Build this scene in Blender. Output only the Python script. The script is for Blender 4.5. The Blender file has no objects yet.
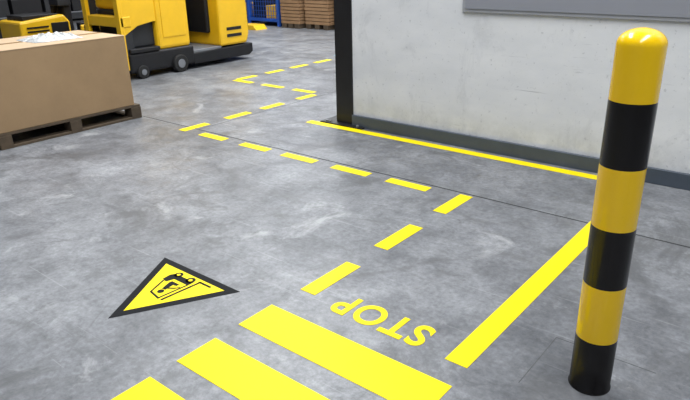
import bpy, bmesh, math, random
from mathutils import Vector, Matrix, noise as mnoise
random.seed(4)
sc=bpy.context.scene
sc.view_settings.view_transform='Standard'
COL=bpy.context.collection

# ---------------- materials ----------------
def base_mat(name,col,rough=.5,metal=0,var=.12,scale=6,bump=0,coat=0,dark=None,dirt=0.0,spec=.5):
    m=bpy.data.materials.new(name);m.use_nodes=True
    nt=m.node_tree;N=nt.nodes;L=nt.links;b=N["Principled BSDF"]
    b.inputs["Roughness"].default_value=rough;b.inputs["Metallic"].default_value=metal
    b.inputs["Coat Weight"].default_value=coat;b.inputs["Specular IOR Level"].default_value=spec
    tc=N.new("ShaderNodeTexCoord");no=N.new("ShaderNodeTexNoise")
    no.inputs["Scale"].default_value=scale;no.inputs["Detail"].default_value=8;no.inputs["Roughness"].default_value=.65
    L.new(tc.outputs["Object"],no.inputs["Vector"])
    r=N.new("ShaderNodeValToRGB");r.color_ramp.elements[0].position=.3;r.color_ramp.elements[1].position=.7
    c=Vector(col);d=Vector(dark) if dark else c*(1-var)
    r.color_ramp.elements[0].color=(*d,1);r.color_ramp.elements[1].color=(*c,1)
    L.new(no.outputs["Fac"],r.inputs["Fac"])
    out=r.outputs["Color"]
    if dirt>0:
        n2=N.new("ShaderNodeTexNoise");n2.inputs["Scale"].default_value=28;n2.inputs["Detail"].default_value=10;n2.inputs["Roughness"].default_value=.75
        L.new(tc.outputs["Object"],n2.inputs["Vector"])
        r2=N.new("ShaderNodeValToRGB");r2.color_ramp.elements[0].position=.58;r2.color_ramp.elements[1].position=.75
        r2.color_ramp.elements[0].color=(0,0,0,1);r2.color_ramp.elements[1].color=(dirt,dirt,dirt,1)
        L.new(n2.outputs["Fac"],r2.inputs["Fac"])
        mx=N.new("ShaderNodeMix");mx.data_type='RGBA'
        L.new(r2.outputs["Color"],mx.inputs[0]);L.new(out,mx.inputs[6]);mx.inputs[7].default_value=(*(c*.45),1)
        out=mx.outputs[2]
    L.new(out,b.inputs["Base Color"])
    if bump>0:
        bp=N.new("ShaderNodeBump");bp.inputs["Strength"].default_value=bump;bp.inputs["Distance"].default_value=.01
        L.new(no.outputs["Fac"],bp.inputs["Height"]);L.new(bp.outputs["Normal"],b.inputs["Normal"])
    return m
paint=base_mat("floor_paint_yellow",(.95,.745,.004),.5,var=.12,scale=3,dirt=.6,spec=.2)
b_yel=base_mat("bollard_yellow",(.96,.60,.004),.2,var=.05,scale=5,coat=.4,dirt=.15)
b_blk=base_mat("bollard_black",(.007,.006,.006),.25,var=.3,coat=.1,spec=.35)
t_yel=base_mat("truck_yellow",(.84,.49,.008),.45,var=.1,coat=.1)
blk=base_mat("black_plastic",(.012,.012,.014),.5,var=.35,spec=.35)
rub=base_mat("rubber",(.010,.010,.010),.7,var=.3)
grey=base_mat("grey_metal",(.22,.23,.25),.45,metal=.3,var=.2)
dkgrey=base_mat("dark_steel",(.026,.028,.032),.5,metal=.2,var=.3)
steelblk=base_mat("post_black",(.012,.012,.014),.45,var=.4,dirt=.2)
card=base_mat("cardboard",(.35,.23,.12),.75,var=.2,scale=2.2,dirt=.2)
cardt=base_mat("cardboard_top",(.54,.38,.23),.7,var=.1,scale=2)
tape=base_mat("packing_tape",(.36,.23,.11),.25,var=.1)
film=base_mat("plastic_film",(.60,.61,.61),.2,var=.3,scale=20)
wood=base_mat("pallet_wood",(.10,.07,.042),.8,var=.5,scale=9,bump=.3)
brown=base_mat("brown_board",(.34,.20,.10),.75,var=.25,scale=5)
brownd=base_mat("brown_board_dark",(.12,.07,.035),.8,var=.3)
blue=base_mat("rack_blue",(.02,.09,.42),.4,var=.2)
skirt=base_mat("skirting_grey",(.080,.10,.13),.5,var=.3,scale=3,dirt=.4)
sealm=base_mat("joint_sealant",(.055,.057,.06),.8,var=.5,scale=12)
sealf=base_mat("faint_joint_sealant",(.12,.122,.125),.8,var=.4,scale=12)
winm=base_mat("window_glass",(.30,.31,.35),.3,var=.08,scale=1.5)
winf=base_mat("window_frame",(.36,.37,.40),.4,var=.1)
bluemark=base_mat("light_blue_mark",(.35,.62,.75),.5,var=.1)
ceilm=base_mat("ceiling_grey",(.35,.36,.38),.8,var=.1)
farm=base_mat("far_wall_grey",(.20,.22,.25),.8,var=.25,scale=.6)

def nodekit(m):
    nt=m.node_tree;N=nt.nodes;L=nt.links;tc=N.new("ShaderNodeTexCoord")
    def noise(s,d,ro,off=0,dist=0,sc3=(1,1,1),rot=0):
        mp=N.new("ShaderNodeMapping");mp.inputs["Location"].default_value=(off,off*.7,0);mp.inputs["Scale"].default_value=sc3;mp.inputs["Rotation"].default_value=(0,0,rot)
        L.new(tc.outputs["Object"],mp.inputs["Vector"])
        n=N.new("ShaderNodeTexNoise");n.inputs["Scale"].default_value=s;n.inputs["Detail"].default_value=d;n.inputs["Roughness"].default_value=ro;n.inputs["Distortion"].default_value=dist
        L.new(mp.outputs[0],n.inputs["Vector"]);return n.outputs["Fac"]
    def ramp(x,*st):
        r=N.new("ShaderNodeValToRGB");e=r.color_ramp.elements
        while len(e)<len(st):e.new(.5)
        for i,(p,c) in enumerate(st):
            e[i].position=p;e[i].color=(*(c if isinstance(c,tuple) else (c,c,c)),1)
        L.new(x,r.inputs["Fac"]);return r.outputs["Color"]
    def mix(a,bb,f,mode='MIX'):
        x=N.new("ShaderNodeMix");x.data_type='RGBA';x.blend_type=mode
        if isinstance(f,float):x.inputs[0].default_value=f
        else:L.new(f,x.inputs[0])
        L.new(a,x.inputs[6])
        if isinstance(bb,tuple):x.inputs[7].default_value=(*bb,1)
        else:L.new(bb,x.inputs[7])
        return x.outputs[2]
    return N,L,tc,noise,ramp,mix

def wall_mat():
    m=bpy.data.materials.new("white_wall_panel");m.use_nodes=True
    N,L,tc,noise,ramp,mix=nodekit(m);b=N["Principled BSDF"];b.inputs["Roughness"].default_value=.42
    c=ramp(noise(1.6,9,.6,0,0,(1,1,2.2)),(.3,(.70,.715,.74)),(.7,(.84,.845,.855)))
    c=mix(c,(.42,.43,.45),ramp(noise(35,6,.6,4),(.62,0.),(.69,.5)))
    c=mix(c,(.50,.51,.53),ramp(noise(3.2,10,.75,21,.5,(1,1,.6)),(.54,0.),(.72,.6)))
    c=mix(c,(.30,.31,.33),ramp(noise(5,8,.7,55,.4,(.5,1,6)),(.64,0.),(.71,.55)))
    # grime near the skirting
    sx=N.new("ShaderNodeSeparateXYZ");L.new(tc.outputs["Object"],sx.inputs[0])
    gr=ramp(sx.outputs["Z"],(.09,.55),(.30,0.))
    g2=ramp(noise(6,9,.7,8),(.35,0.),(.65,1.))
    gm=mix(gr,g2,1.0,'MULTIPLY')
    c=mix(c,(.36,.37,.38),gm)
    L.new(c,b.inputs["Base Color"]);return m
wallm=wall_mat()

def floor_mat():
    m=bpy.data.materials.new("polished_concrete");m.use_nodes=True
    N,L,tc,noise,ramp,mix=nodekit(m);b=N["Principled BSDF"]
    c=ramp(noise(.9,10,.62,3,.4),(.3,(.155,.162,.175)),(.7,(.345,.353,.368)))
    c=mix(c,ramp(noise(4,12,.75,9,.3),(.32,(.42,.42,.43)),(.68,(1.2,1.2,1.2))),.9,'MULTIPLY')
    c=mix(c,ramp(noise(38,8,.75,1),(.35,(.58,.58,.58)),(.7,(1.15,1.15,1.15))),.9,'MULTIPLY')
    c=mix(c,(.085,.087,.09),ramp(noise(1.7,10,.75,17,.6),(.53,0.),(.64,.8)))
    c=mix(c,(.11,.11,.112),ramp(noise(2.2,8,.7,31,.2,(.35,3.5,1),.3),(.57,0.),(.70,.55)))
    c=mix(c,(.48,.485,.49),ramp(noise(2.6,9,.7,47,.5),(.58,0.),(.69,.5)))
    c=mix(c,(.05,.05,.052),ramp(noise(16,10,.8,61,.3),(.62,0.),(.68,.7)))
    # curved tyre scuffs
    msk=ramp(noise(1.3,6,.7,71),(.45,0.),(.6,.5))
    tr=ramp(noise(.8,1.5,.4,83,.3),(.485,0.),(.495,1.),(.505,1.),(.515,0.))
    c=mix(c,(.09,.09,.092),mix(msk,tr,1.0,'MULTIPLY'))
    tr=ramp(noise(1.6,2,.45,133,.8),(.495,0.),(.499,1.),(.501,1.),(.505,0.))
    c=mix(c,(.08,.08,.082),mix(ramp(noise(2,5,.7,93),(.45,0.),(.6,.6)),tr,1.0,'MULTIPLY'))
    # fine swept scratches
    c=mix(c,(.42,.425,.43),ramp(noise(9,4,.6,111,.05,(.12,5,1),.75),(.64,0.),(.67,.25)))
    L.new(c,b.inputs["Base Color"])
    L.new(ramp(noise(2.5,8,.65,5),(.3,.30),(.7,.52)),b.inputs["Roughness"])
    b.inputs["Specular IOR Level"].default_value=.45
    bp=N.new("ShaderNodeBump");bp.inputs["Strength"].default_value=.18;bp.inputs["Distance"].default_value=.01
    L.new(noise(9,8,.6,2),bp.inputs["Height"]);L.new(bp.outputs["Normal"],b.inputs["Normal"])
    return m
floorm=floor_mat()

# ---------------- mesh builder ----------------
class B:
    def __init__(s,name):s.name=name;s.bm=bmesh.new();s.mats=[]
    def mi(s,m):
        if m not in s.mats:s.mats.append(m)
        return s.mats.index(m)
    def _add(s,t,mat,smooth=False):
        i=s.mi(mat)
        for f in t.faces:f.material_index=i;f.smooth=smooth
        me=bpy.data.meshes.new("t");t.to_mesh(me);t.free();s.bm.from_mesh(me);bpy.data.meshes.remove(me)
    def box(s,x0,x1,y0,y1,z0,z1,mat,bev=0,M=None):
        t=bmesh.new();bmesh.ops.create_cube(t,size=1)
        for v in t.verts:v.co=Vector(((x0+x1)/2+v.co.x*(x1-x0),(y0+y1)/2+v.co.y*(y1-y0),(z0+z1)/2+v.co.z*(z1-z0)))
        if bev:bmesh.ops.bevel(t,geom=t.edges[:],offset=bev,segments=3,affect='EDGES',profile=.5)
        if M:t.transform(M)
        s._add(t,mat)
    def prism(s,pts,axis,a,b,mat,bev=0):
        t=bmesh.new()
        def P(p,h):
            return {'x':(h,p[0],p[1]),'y':(p[0],h,p[1]),'z':(p[0],p[1],h)}[axis]
        v0=[t.verts.new(P(p,a)) for p in pts];v1=[t.verts.new(P(p,b)) for p in pts]
        t.faces.new(v0);t.faces.new(v1[::-1]);n=len(pts)
        for i in range(n):t.faces.new((v0[i],v1[i],v1[(i+1)%n],v0[(i+1)%n]))
        bmesh.ops.recalc_face_normals(t,faces=t.faces[:])
        if bev:bmesh.ops.bevel(t,geom=t.edges[:],offset=bev,segments=2,affect='EDGES',profile=.5)
        s._add(t,mat)
    def cyl(s,c,r,h,axis,mat,seg=32,bev=0,r2=None):
        t=bmesh.new();bmesh.ops.create_cone(t,cap_ends=True,segments=seg,radius1=r,radius2=r if r2 is None else r2,depth=h)
        if bev:
            es=[e for e in t.edges if abs(e.verts[0].co.z-e.verts[1].co.z)<1e-6]
            bmesh.ops.bevel(t,geom=es,offset=bev,segments=3,affect='EDGES',profile=.5)
        if axis=='x':t.transform(Matrix.Rotation(math.pi/2,4,'Y'))
        if axis=='y':t.transform(Matrix.Rotation(math.pi/2,4,'X'))
        t.transform(Matrix.Translation(c));s._add(t,mat,False)
    def tube(s,p,q,r,mat,seg=12):
        p=Vector(p);q=Vector(q);d=q-p;t=bmesh.new()
        bmesh.ops.create_cone(t,cap_ends=True,segments=seg,radius1=r,radius2=r,depth=d.length)
        t.transform(Matrix.Translation((p+q)/2)@d.to_track_quat('Z','Y').to_matrix().to_4x4());s._add(t,mat,True)
    def revolve(s,prof,c,mat_fn,seg=64):
        t=bmesh.new();rings=[]
        for r,z in prof:
            if r<1e-6:rings.append([t.verts.new((c[0],c[1],z))])
            else:rings.append([t.verts.new((c[0]+r*math.cos(2*math.pi*i/seg),c[1]+r*math.sin(2*math.pi*i/seg),z)) for i in range(seg)])
        for k in range(len(rings)-1):
            a,b2=rings[k],rings[k+1];i0=s.mi(mat_fn((prof[k][1]+prof[k+1][1])/2))
            for i in range(seg):
                j=(i+1)%seg
                if len(a)==1:f=t.faces.new((a[0],b2[j],b2[i]))
                elif len(b2)==1:f=t.faces.new((a[i],a[j],b2[0]))
                else:f=t.faces.new((a[i],a[j],b2[j],b2[i]))
                f.material_index=i0;f.smooth=True
        bmesh.ops.recalc_face_normals(t,faces=t.faces[:])
        me=bpy.data.meshes.new("t");t.to_mesh(me);t.free();s.bm.from_mesh(me);bpy.data.meshes.remove(me)
    def done(s,loc=None):
        me=bpy.data.meshes.new(s.name);s.bm.to_mesh(me);s.bm.free()
        for m in s.mats:me.materials.append(m)
        o=bpy.data.objects.new(s.name,me);COL.objects.link(o);return o

# ---------------- shell ----------------
f=B("floor");f.box(-22,6,-5,20,-.1,0,floorm);f.done()
w=B("wall_right")
w.box(-3.24,6,4.06,4.20,0,6,wallm);w.done()
w=B("baseboard_right");w.box(-3.24,6,4.035,4.06,0,.10,skirt,.004);w.done()
w=B("wall_partition_side");w.box(-3.38,-3.24,4.24,20,0,6,wallm);w.done()
w=B("wall_back");w.box(-22,6,20,20.2,0,6,farm);w.done()
w=B("wall_left");w.box(-22.2,-22,-5,20,0,6,farm);w.done()
w=B("wall_near");w.box(-22,6,-5.2,-5,0,6,farm);w.done()
w=B("wall_near_right");w.box(6,6.2,-5,4.2,0,6,farm);w.done()
w=B("ceiling");w.box(-22,6,-5,20,6,6.1,ceilm);w.done()
w=B("window_1")
w.box(-2.23,3.2,4.045,4.06,.985,2.2,winf,.003);w.box(-2.205,3.17,4.04,4.046,1.01,2.17,winm)
w.done()
p=B("door_frame_post")
p.box(-3.42,-3.24,4.05,4.06+.012,0.01,3.2,steelblk);p.box(-3.42,-3.24,4.20,4.215,.01,3.2,steelblk);p.box(-3.345,-3.315,4.06,4.21,.01,3.2,steelblk)
p.box(-3.56,-3.10,3.985,4.034,0,.012,steelblk,.002)
p.box(-3.56,-3.24,3.985,4.23,0,.0125,steelblk,.002)
for x in(-3.5,-3.46,-3.16):p.cyl((x,4.012,.018),.013,.016,'z',grey,6)
p.cyl((-3.5,4.16,.02),.013,.016,'z',grey,6)
p.done()

# floor joints
j=B("floor_expansion_joint")
j.box(-5.0,6,3.194,3.204,0,.0012,sealm)
j.box(-22,-5.0,3.195,3.203,0,.0012,sealm)
j.box(-4.273,-4.269,3.21,20,0,.0012,sealf)
j.done()
j=B("bollard_footing_joint")
j.box(-.66,-.657,1.72,2.06,0,.0008,sealf);j.box(-.66,-.30,2.057,2.06,0,.0008,sealf)
j.done()

# ---------------- markings ----------------
def rect(b,x0,x1,y0,y1,mat=paint,z=.0022):b.box(x0,x1,y0,y1,0,z,mat)
m=B("solid_floor_line");rect(m,-.93,-.838,1.68,3.62);rect(m,-3.66,-.90,3.905,3.985);m.done()
m=B("dashed_floor_line")
for y0,y1 in((2.85,3.17),(2.28,2.61),(1.73,2.06)):rect(m,-1.70,-1.615,y0,y1)
for x0,x1 in((-4.13,-3.83),(-3.63,-3.33),(-3.17,-2.85),(-2.68,-2.37),(-2.21,-1.90)):rect(m,x0,x1,3.083,3.162)
for y0,y1 in((3.09,3.37),(3.59,3.87),(4.04,4.32),(4.55,4.80)):rect(m,-4.40,-4.315,y0,y1)
for x0,x1 in((-5.70,-5.40),(-5.22,-4.90),(-4.73,-4.43)):rect(m,x0,x1,4.84,4.92)
for y0,y1 in((4.93,5.22),(5.40,5.69),(5.85,6.15),(6.32,6.63)):rect(m,-5.74,-5.655,y0,y1)
m.done()
m=B("crosswalk_stripes")
for y0,y1 in((1.37,1.56),(1.065,1.25),(.76,.95),(.455,.645)):rect(m,-1.71,-.83,y0,y1)
m.done()
m=B("pale_blue_floor_mark");rect(m,-5.9,-5.35,6.95,7.15,bluemark);m.done()

# STOP lettering: read from the far side
cu=bpy.data.curves.new("stop_c",'FONT');cu.body="STOP";cu.size=.205;cu.offset=.005;cu.extrude=.0011;cu.space_character=1.12
to=bpy.data.objects.new("tmp",cu);COL.objects.link(to);bpy.context.view_layer.update()
dg=bpy.context.evaluated_depsgraph_get();me=bpy.data.meshes.new_from_object(to.evaluated_get(dg));bpy.data.objects.remove(to)
xs=[v.co.x for v in me.vertices];ys=[v.co.y for v in me.vertices]
sx=.455/(max(xs)-min(xs));sy=.15/(max(ys)-min(ys));x0=min(xs);y0=min(ys)
for v in me.vertices:v.co=Vector((-1.045-(v.co.x-x0)*sx,1.825-(v.co.y-y0)*sy,v.co.z+.0012))
me.materials.clear();me.materials.append(paint)
so=bpy.data.objects.new("stop_floor_lettering",me);COL.objects.link(so)

# warning sign: sign frame right=-X up=-Y
sg=B("forklift_warning_floor_sign")
signblk=base_mat("sign_black",(.005,.006,.008),.65,var=.2,spec=.15)
cx,cyy=-2.18,1.39
def S(p):return (cx-p[0],cyy-p[1])
def tri(k):return [(-k,-k*.577),(k,-k*.577),(0,k*1.155)]
sg.prism([S(p) for p in tri(.278)],'z',0,.0015,signblk)
sg.prism([S(p) for p in tri(.215)],'z',0,.0022,paint)
def sp(pts):sg.prism([S(p) for p in pts],'z',0,.0030,signblk)
def sd(c,r,m=signblk,z=.003):
    sg.prism([S((c[0]+r*math.cos(a*math.pi/12),c[1]+r*math.sin(a*math.pi/12))) for a in range(24)],'z',0,z,m)
def ln(a,b,wd=.010):
    a=Vector(a);b=Vector(b);d=(b-a).normalized();n=Vector((-d.y,d.x))*wd/2
    sp([a+n,b+n,b-n,a-n])
# chassis with seat counterweight
sp([(-.045,-.088),(.09,-.088),(.104,-.065),(.100,-.022),(.066,-.014),(.054,-.052),(-.045,-.052)])
sd((-.018,-.090),.024);sd((.070,-.090),.022)
sd((-.018,-.090),.010,paint,.0036);sd((.070,-.090),.009,paint,.0036)
# overhead guard, mast, forks
ln((-.042,-.052),(-.030,.098),.009);ln((-.036,.097),(.046,.082),.010);ln((.042,.086),(.086,-.018),.009)
ln((-.070,-.108),(-.054,.098),.012);ln((-.145,-.104),(-.062,-.104),.012)
# seated driver
sd((.010,.054),.016)
sp([(.004,.034),(.026,.036),(.046,-.018),(.044,-.034),(-.008,-.034),(-.008,-.018),(.012,-.014)])
ln((.010,.020),(-.022,-.004),.010);ln((-.032,-.02),(-.016,.006),.006)
sg.done()

# ---------------- bollard ----------------
r=.066;H=1.19;prof=[(0,0),(r+.003,0),(r+.003,.004),(r,.006)]
for z in(.2,.4,.6,.795,.99):prof.append((r,z))
zt=H-.045
prof.append((r,zt-.01))
for k in range(0,13):
    a=k/12*math.pi/2;prof.append((r*math.cos(a)if k<12 else 0,zt+.045*math.sin(a)))
b=B("striped_bollard")
b.revolve(prof,(-.467,1.865),lambda z:b_yel if (z>.99 or .6<z<.795 or .2<z<.4) else b_blk)
b.done()

# ---------------- cardboard box on pallet ----------------
def pallet(name,x0,x1,y0,y1,z0=0,mat=wood,hh=.125):
    p=B(name);n=5
    for i in range(3):
        yc=y0+.05+(y1-y0-.1)*i/2
        p.box(x0,x1,yc-.05,yc+.05,z0,z0+.02,mat,.002)
        for k in range(3):
            xc=x0+.06+(x1-x0-.12)*k/2
            p.box(xc-.06,xc+.06,yc-.05,yc+.05,z0+.02,z0+hh-.04,mat,.002)
        p.box(x0,x1,yc-.05,yc+.05,z0+hh-.04,z0+hh-.02,mat,.002)
    wd=(x1-x0)/n
    for i in range(n):
        p.box(x0+wd*i+.008,x0+wd*(i+1)-.008,y0,y1,z0+hh-.02,z0+hh,mat,.002)
    p.box(x0,x0+.1,y0,y1,z0,z0+.02,mat,.002);p.box(x1-.1,x1-.002,y0,y1,z0,z0+.02,mat,.002)
    return p.done()
pallet("wooden_pallet",-5.87,-5.06,1.89,3.17)
c=B("cardboard_box")
c.box(-5.86,-5.075,1.90,3.12,.126,.745,card,.006)
c.box(-5.862,-5.468,1.898,3.122,.745,.752,cardt,.002);c.box(-5.464,-5.073,1.898,3.122,.745,.752,cardt,.002)
c.box(-5.50,-5.43,1.896,3.124,.7515,.7535,tape);c.box(-5.50,-5.43,3.121,3.124,.6,.753,tape);c.box(-5.50,-5.43,1.896,1.899,.6,.753,tape)
c.done()
# crumpled film lying on the box
fb=bmesh.new();n=26
vs=[[None]*(n+1) for _ in range(n+1)]
for i in range(n+1):
    for k in range(n+1):
        u,v=i/n-.5,k/n-.5
        x=-5.42+u*.34+.03*mnoise.noise(Vector((v*5,3,0)));y=2.62+v*.42+.03*mnoise.noise(Vector((u*5,9,0)))
        e=max(abs(u),abs(v))*2
        z=.7545+max(0,(1-e**3))*(.022+.05*abs(mnoise.noise(Vector((u*7,v*7,1))))+.02*abs(mnoise.noise(Vector((u*19,v*19,5)))))
        vs[i][k]=fb.verts.new((x,y,z))
for i in range(n):
    for k in range(n):fb.faces.new((vs[i][k],vs[i+1][k],vs[i+1][k+1],vs[i][k+1]))
me=bpy.data.meshes.new("crumpled_plastic_film");fb.to_mesh(me);fb.free();me.materials.append(film)
COL.objects.link(bpy.data.objects.new("crumpled_plastic_film",me))

# ---------------- yellow stand-on reach truck ----------------
t=B("yellow_reach_truck")
X=-6.75;XB=-7.62
t.box(XB,X,4.18,5.14,.07,.31,blk,.03)
t.box(XB,X+.01,4.2,4.62,.31,.36,blk,.01)
t.box(XB+.02,X-.02,4.62,5.12,.30,1.35,t_yel,.05)
t.box(X-.021,X-.012,4.70,5.04,.45,.9,t_yel,.003)
t.box(XB+.08,X-.10,4.30,4.64,.36,.80,dkgrey,.02)
t.box(XB+.06,X-.08,4.30,4.62,.80,1.3,t_yel,.04)
for xx in(X-.10,XB+.06):
    t.box(xx,xx+.09,4.12,4.17,.12,2.3,t_yel,.006);t.box(xx+.02,xx+.07,4.17,4.28,.12,2.3,dkgrey,.006)
t.box(XB+.06,X-.01,4.13,4.27,.62,.74,t_yel,.01);t.box(XB+.06,X-.01,4.13,4.27,2.2,2.3,t_yel,.01)
t.prism([(4.13,.50),(4.36,.62),(4.62,.66),(4.62,1.35),(4.13,1.35)],'x',X-.06,X-.02,t_yel,.008)
t.box(XB+.1,X-.1,4.08,4.12,.1,.5,dkgrey,.005)
for xx in(X-.28,XB+.18):
    t.box(xx,xx+.1,3.2,4.12,.04,.08,dkgrey,.008);t.box(xx,xx+.1,4.07,4.11,.04,.5,dkgrey,.008)
for xx in(X,XB+.02):
    t.cyl((xx,4.88,.11),.11,.10,'x',rub,40,.014);t.cyl((xx+.02,4.88,.11),.055,.075,'x',grey,24,.004)
    t.cyl((xx-.01,4.33,.08),.08,.08,'x',rub,32,.01);t.cyl((xx+.0,4.33,.08),.035,.075,'x',grey,20)
t.cyl((XB+.4,5.9,.09),.09,.1,'x',rub,32,.01)
t.prism([(5.12,.06),(6.10,.06),(6.17,.10),(6.17,.22),(5.12,.20)],'x',XB,X,blk,.012)
t.box(XB+.1,X-.03,5.15,5.62,.20,.235,grey,.005)
t.box(XB+.12,XB+.2,5.12,5.6,.22,1.25,dkgrey,.02)
t.box(XB+.22,X-.2,5.13,5.22,.5,.72,blk,.02)
pr=[(5.60,.23),(6.08,.23),(6.13,.35),(6.12,.75),(6.06,1.05),(5.97,1.22),(5.70,1.25),(5.63,1.15),(5.60,.9)]
t.prism(pr,'x',XB+.02,X-.01,t_yel,.03)
t.box(XB+.2,X-.2,5.54,5.61,.4,1.1,blk,.03)
t.box(X-.012,X-.004,5.72,5.98,.34,.38,blk);t.box(X-.012,X-.004,5.72,5.98,.43,.47,blk)
t.box(XB+.15,X-.15,5.66,5.95,1.24,1.30,blk,.02)
for xx in(X-.08,XB+.06):
    t.box(xx,xx+.05,4.66,4.71,1.3,2.15,blk,.01);t.box(xx,xx+.05,5.95,6.0,1.2,2.15,blk,.01);t.box(xx,xx+.05,4.66,6.0,2.12,2.17,blk,.01)
for i in range(7):t.box(XB+.06,X-.03,4.72+i*.2,4.76+i*.2,2.13,2.16,blk)
t.done()

# ---------------- pallet stacker behind the box ----------------
s=B("yellow_pallet_truck")
s.box(-9.3,-8.6,3.75,4.55,.04,.36,blk,.03)
s.prism([(3.80,.36),(4.50,.36),(4.50,.58),(4.42,.68),(3.80,.62)],'x',-9.25,-8.62,t_yel,.03)
s.box(-9.15,-8.70,3.88,4.38,.62,.69,blk,.01)
s.box(-8.622,-8.605,4.22,4.46,.33,.58,blk,.004)
for i in range(4):s.box(-8.612,-8.606,3.88,4.18,.38+.05*i,.40+.05*i,blk)
s.box(-9.15,-8.75,4.5,4.62,.3,1.0,blk,.03)
s.tube((-8.95,4.45,.66),(-8.8,4.55,1.15),.025,blk);s.tube((-9.05,4.55,1.15),(-8.6,4.55,1.15),.02,blk)
s.box(-8.95,-8.7,4.4,4.6,.78,.88,dkgrey,.02)
for yy in(3.95,4.4):s.cyl((-8.62,yy,.08),.08,.07,'x',rub,28,.01)
for xx in(-9.15,-8.8):s.box(xx,xx+.14,2.7,3.8,.04,.09,dkgrey,.01)
s.done()

def guard(name,x,y0,y1,h=.5):
    g=B(name)
    n=max(2,int((y1-y0)/.6)+1)
    for i in range(n):
        yy=y0+(y1-y0)*i/(n-1);g.box(x-.05,x+.05,yy-.04,yy+.04,.01,h,blk,.008);g.box(x-.09,x+.09,yy-.08,yy+.08,0,.012,blk,.002)
    for z in(.18,.42):g.box(x+.05,x+.09,y0-.05,y1+.05,z-.05,z+.05,t_yel,.02)
    k=y0
    while k<y1-.1:
        g.box(x+.088,x+.094,k,k+.12,.375,.465,blk);k+=.3
    return g.done()
guard("yellow_guard_rail",-9.1,4.9,6.2)

def rack(name,x0,x1,y0,y1,h=3,shelves=(.5,1.6,2.7),goods=True):
    g=B(name)
    for x in(x0,x1):
        for y in(y0,y1):g.box(x-.04,x+.04,y-.04,y+.04,0,h,blue,.005)
    for z in shelves:
        for x in(x0,x1):g.box(x-.02,x+.02,y0,y1,z-.05,z+.05,dkgrey)
        for y in(y0,y1):g.box(x0,x1,y-.02,y+.02,z-.05,z+.05,dkgrey)
        g.box(x0,x1,y0,y1,z+.04,z+.06,grey)
    if goods:
        for z in(0,)+tuple(q+.06 for q in shelves[:-1]):
            L=max(x1-x0,y1-y0);ax=(y1-y0)>(x1-x0);k=.08
            while k<L-.45:
                wv=random.uniform(.3,.5);hv=random.uniform(.25,.42);mt=random.choice([blk,dkgrey,blk,brownd,dkgrey,grey])
                if ax:g.box(x0+.08,x1-.08,y0+k,y0+k+wv,z+.001,z+hv,mt,.01)
                else:g.box(x0+k,x0+k+wv,y0+.08,y1-.08,z+.001,z+hv,mt,.01)
                k+=wv+.05
    return g.done()
rack("blue_storage_rack",-11.2,-10.3,3.2,7.2)
rack("blue_storage_rack",-10.6,-9.35,10.4,11.3)
rack("blue_storage_rack",-15.5,-11.0,10.4,11.3)
rack("blue_storage_rack",-14.5,-13.6,2,8)

def cage(name,x0,x1,y0,y1,h):
    g=B(name)
    for x in(x0,x1):
        for y in(y0,y1):g.box(x-.03,x+.03,y-.03,y+.03,0,h,blue,.004)
    for z in(.12,h-.03):
        for y in(y0,y1):g.box(x0,x1,y-.022,y+.022,z-.03,z+.03,blue)
        for x in(x0,x1):g.box(x-.022,x+.022,y0,y1,z-.03,z+.03,blue)
    nx=int((x1-x0)/.07);ny=int((y1-y0)/.07);nz=int((h-.15)/.08)
    for i in range(1,nx):
        for y in(y0,y1):g.box(x0+(x1-x0)*i/nx-.004,x0+(x1-x0)*i/nx+.004,y-.004,y+.004,.12,h-.03,blue)
    for i in range(1,ny):
        for x in(x0,x1):g.box(x-.004,x+.004,y0+(y1-y0)*i/ny-.004,y0+(y1-y0)*i/ny+.004,.12,h-.03,blue)
    for i in range(1,nz):
        z=.12+(h-.15)*i/nz
        for y in(y0,y1):g.box(x0,x1,y-.004,y+.004,z-.004,z+.004,blue)
        for x in(x0,x1):g.box(x-.004,x+.004,y0,y1,z-.004,z+.004,blue)
    g.box(x0,x1,y0,y1,.1,.13,dkgrey)
    g.box(x0+.06,x0+(x1-x0)*.45,y0+.06,y1-.08,.131,h*.55,blk,.02);g.box(x0+(x1-x0)*.5,x1-.06,y0+.06,y1-.08,.131,h*.42,t_yel,.02)
    return g.done()
cage("blue_mesh_cage",-10.15,-9.28,9.25,10.0,.95)
cage("blue_mesh_cage",-11.2,-10.3,9.25,10.0,.95)
cage("blue_mesh_cage",-12.4,-11.4,9.25,10.0,.95)

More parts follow.
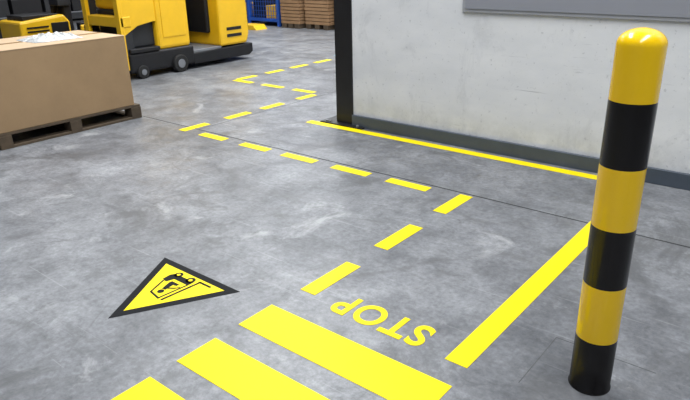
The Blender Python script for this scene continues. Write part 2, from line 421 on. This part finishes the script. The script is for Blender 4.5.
def stack(name,x0,x1,y0,y1,n=12,th=.06):
    g=B(name)
    for i in range(3):
        xc=x0+.08+(x1-x0-.16)*i/2;g.box(xc-.06,xc+.06,y0,y1,0,.09,wood,.003)
    z=.09
    for i in range(n):
        d=random.uniform(-.012,.012)
        g.box(x0+d,x1+d,y0,y1,z,z+th-.012,brown,.003);g.box(x0+.03,x1-.03,y0+.03,y1-.03,z+th-.012,z+th,brownd)
        z+=th
    return g.done()
stack("stacked_brown_boards",-9.12,-8.62,9.15,10.1,13,.065)
stack("stacked_brown_boards",-8.56,-7.95,9.25,10.2,16,.065)
stack("stacked_brown_boards",-7.85,-7.2,9.35,10.2,14,.065)
g=B("yellow_floor_cable_ramp");g.prism([(-9.8,0),(-9.72,.09),(-9.3,.09),(-9.22,0)],'y',8.55,8.85,t_yel,.006);g.done()

# ---------------- lights ----------------
wd=bpy.data.worlds.new("world");sc.world=wd;wd.use_nodes=True
wd.node_tree.nodes["Background"].inputs[0].default_value=(.80,.88,1,1);wd.node_tree.nodes["Background"].inputs[1].default_value=.3
K=.80
def area(n,loc,sx,sy,e,col=(.95,.975,1)):
    l=bpy.data.lights.new(n,'AREA');l.shape='RECTANGLE';l.size=sx;l.size_y=sy;l.energy=e*K;l.color=col
    o=bpy.data.objects.new(n,l);o.location=loc;COL.objects.link(o)
area("ceiling_light_1",(-3.6,3.2,5.8),.9,4,480)
area("ceiling_light_2",(.6,1.2,5.8),.7,4,380)
area("ceiling_light_3",(-8.5,7.5,5.8),.7,6,420)
area("ceiling_light_4",(-5.5,8.5,5.8),.7,6,500)
area("ceiling_light_5",(-12,4,5.8),.7,6,200)
area("ceiling_light_6",(-11,13,5.8),.7,6,300)
area("ceiling_light_7",(.4,-2.2,5.8),.7,4,130)

# ---------------- camera ----------------
f,pit,roll,yaw=617.36,.3828,-.0228,.6908
R0=Vector((math.cos(yaw),math.sin(yaw),0));F=Vector((-math.sin(yaw)*math.cos(pit),math.cos(yaw)*math.cos(pit),-math.sin(pit)))
U0=R0.cross(F);R1=math.cos(roll)*R0+math.sin(roll)*U0;U1=-math.sin(roll)*R0+math.cos(roll)*U0
M=Matrix((R1,U1,-F)).transposed().to_4x4();M.translation=Vector((0,0,1.4))
cd=bpy.data.cameras.new("camera");cd.sensor_width=36;cd.lens=f/690*36;co=bpy.data.objects.new("camera",cd);COL.objects.link(co);co.matrix_world=M
sc.camera=co
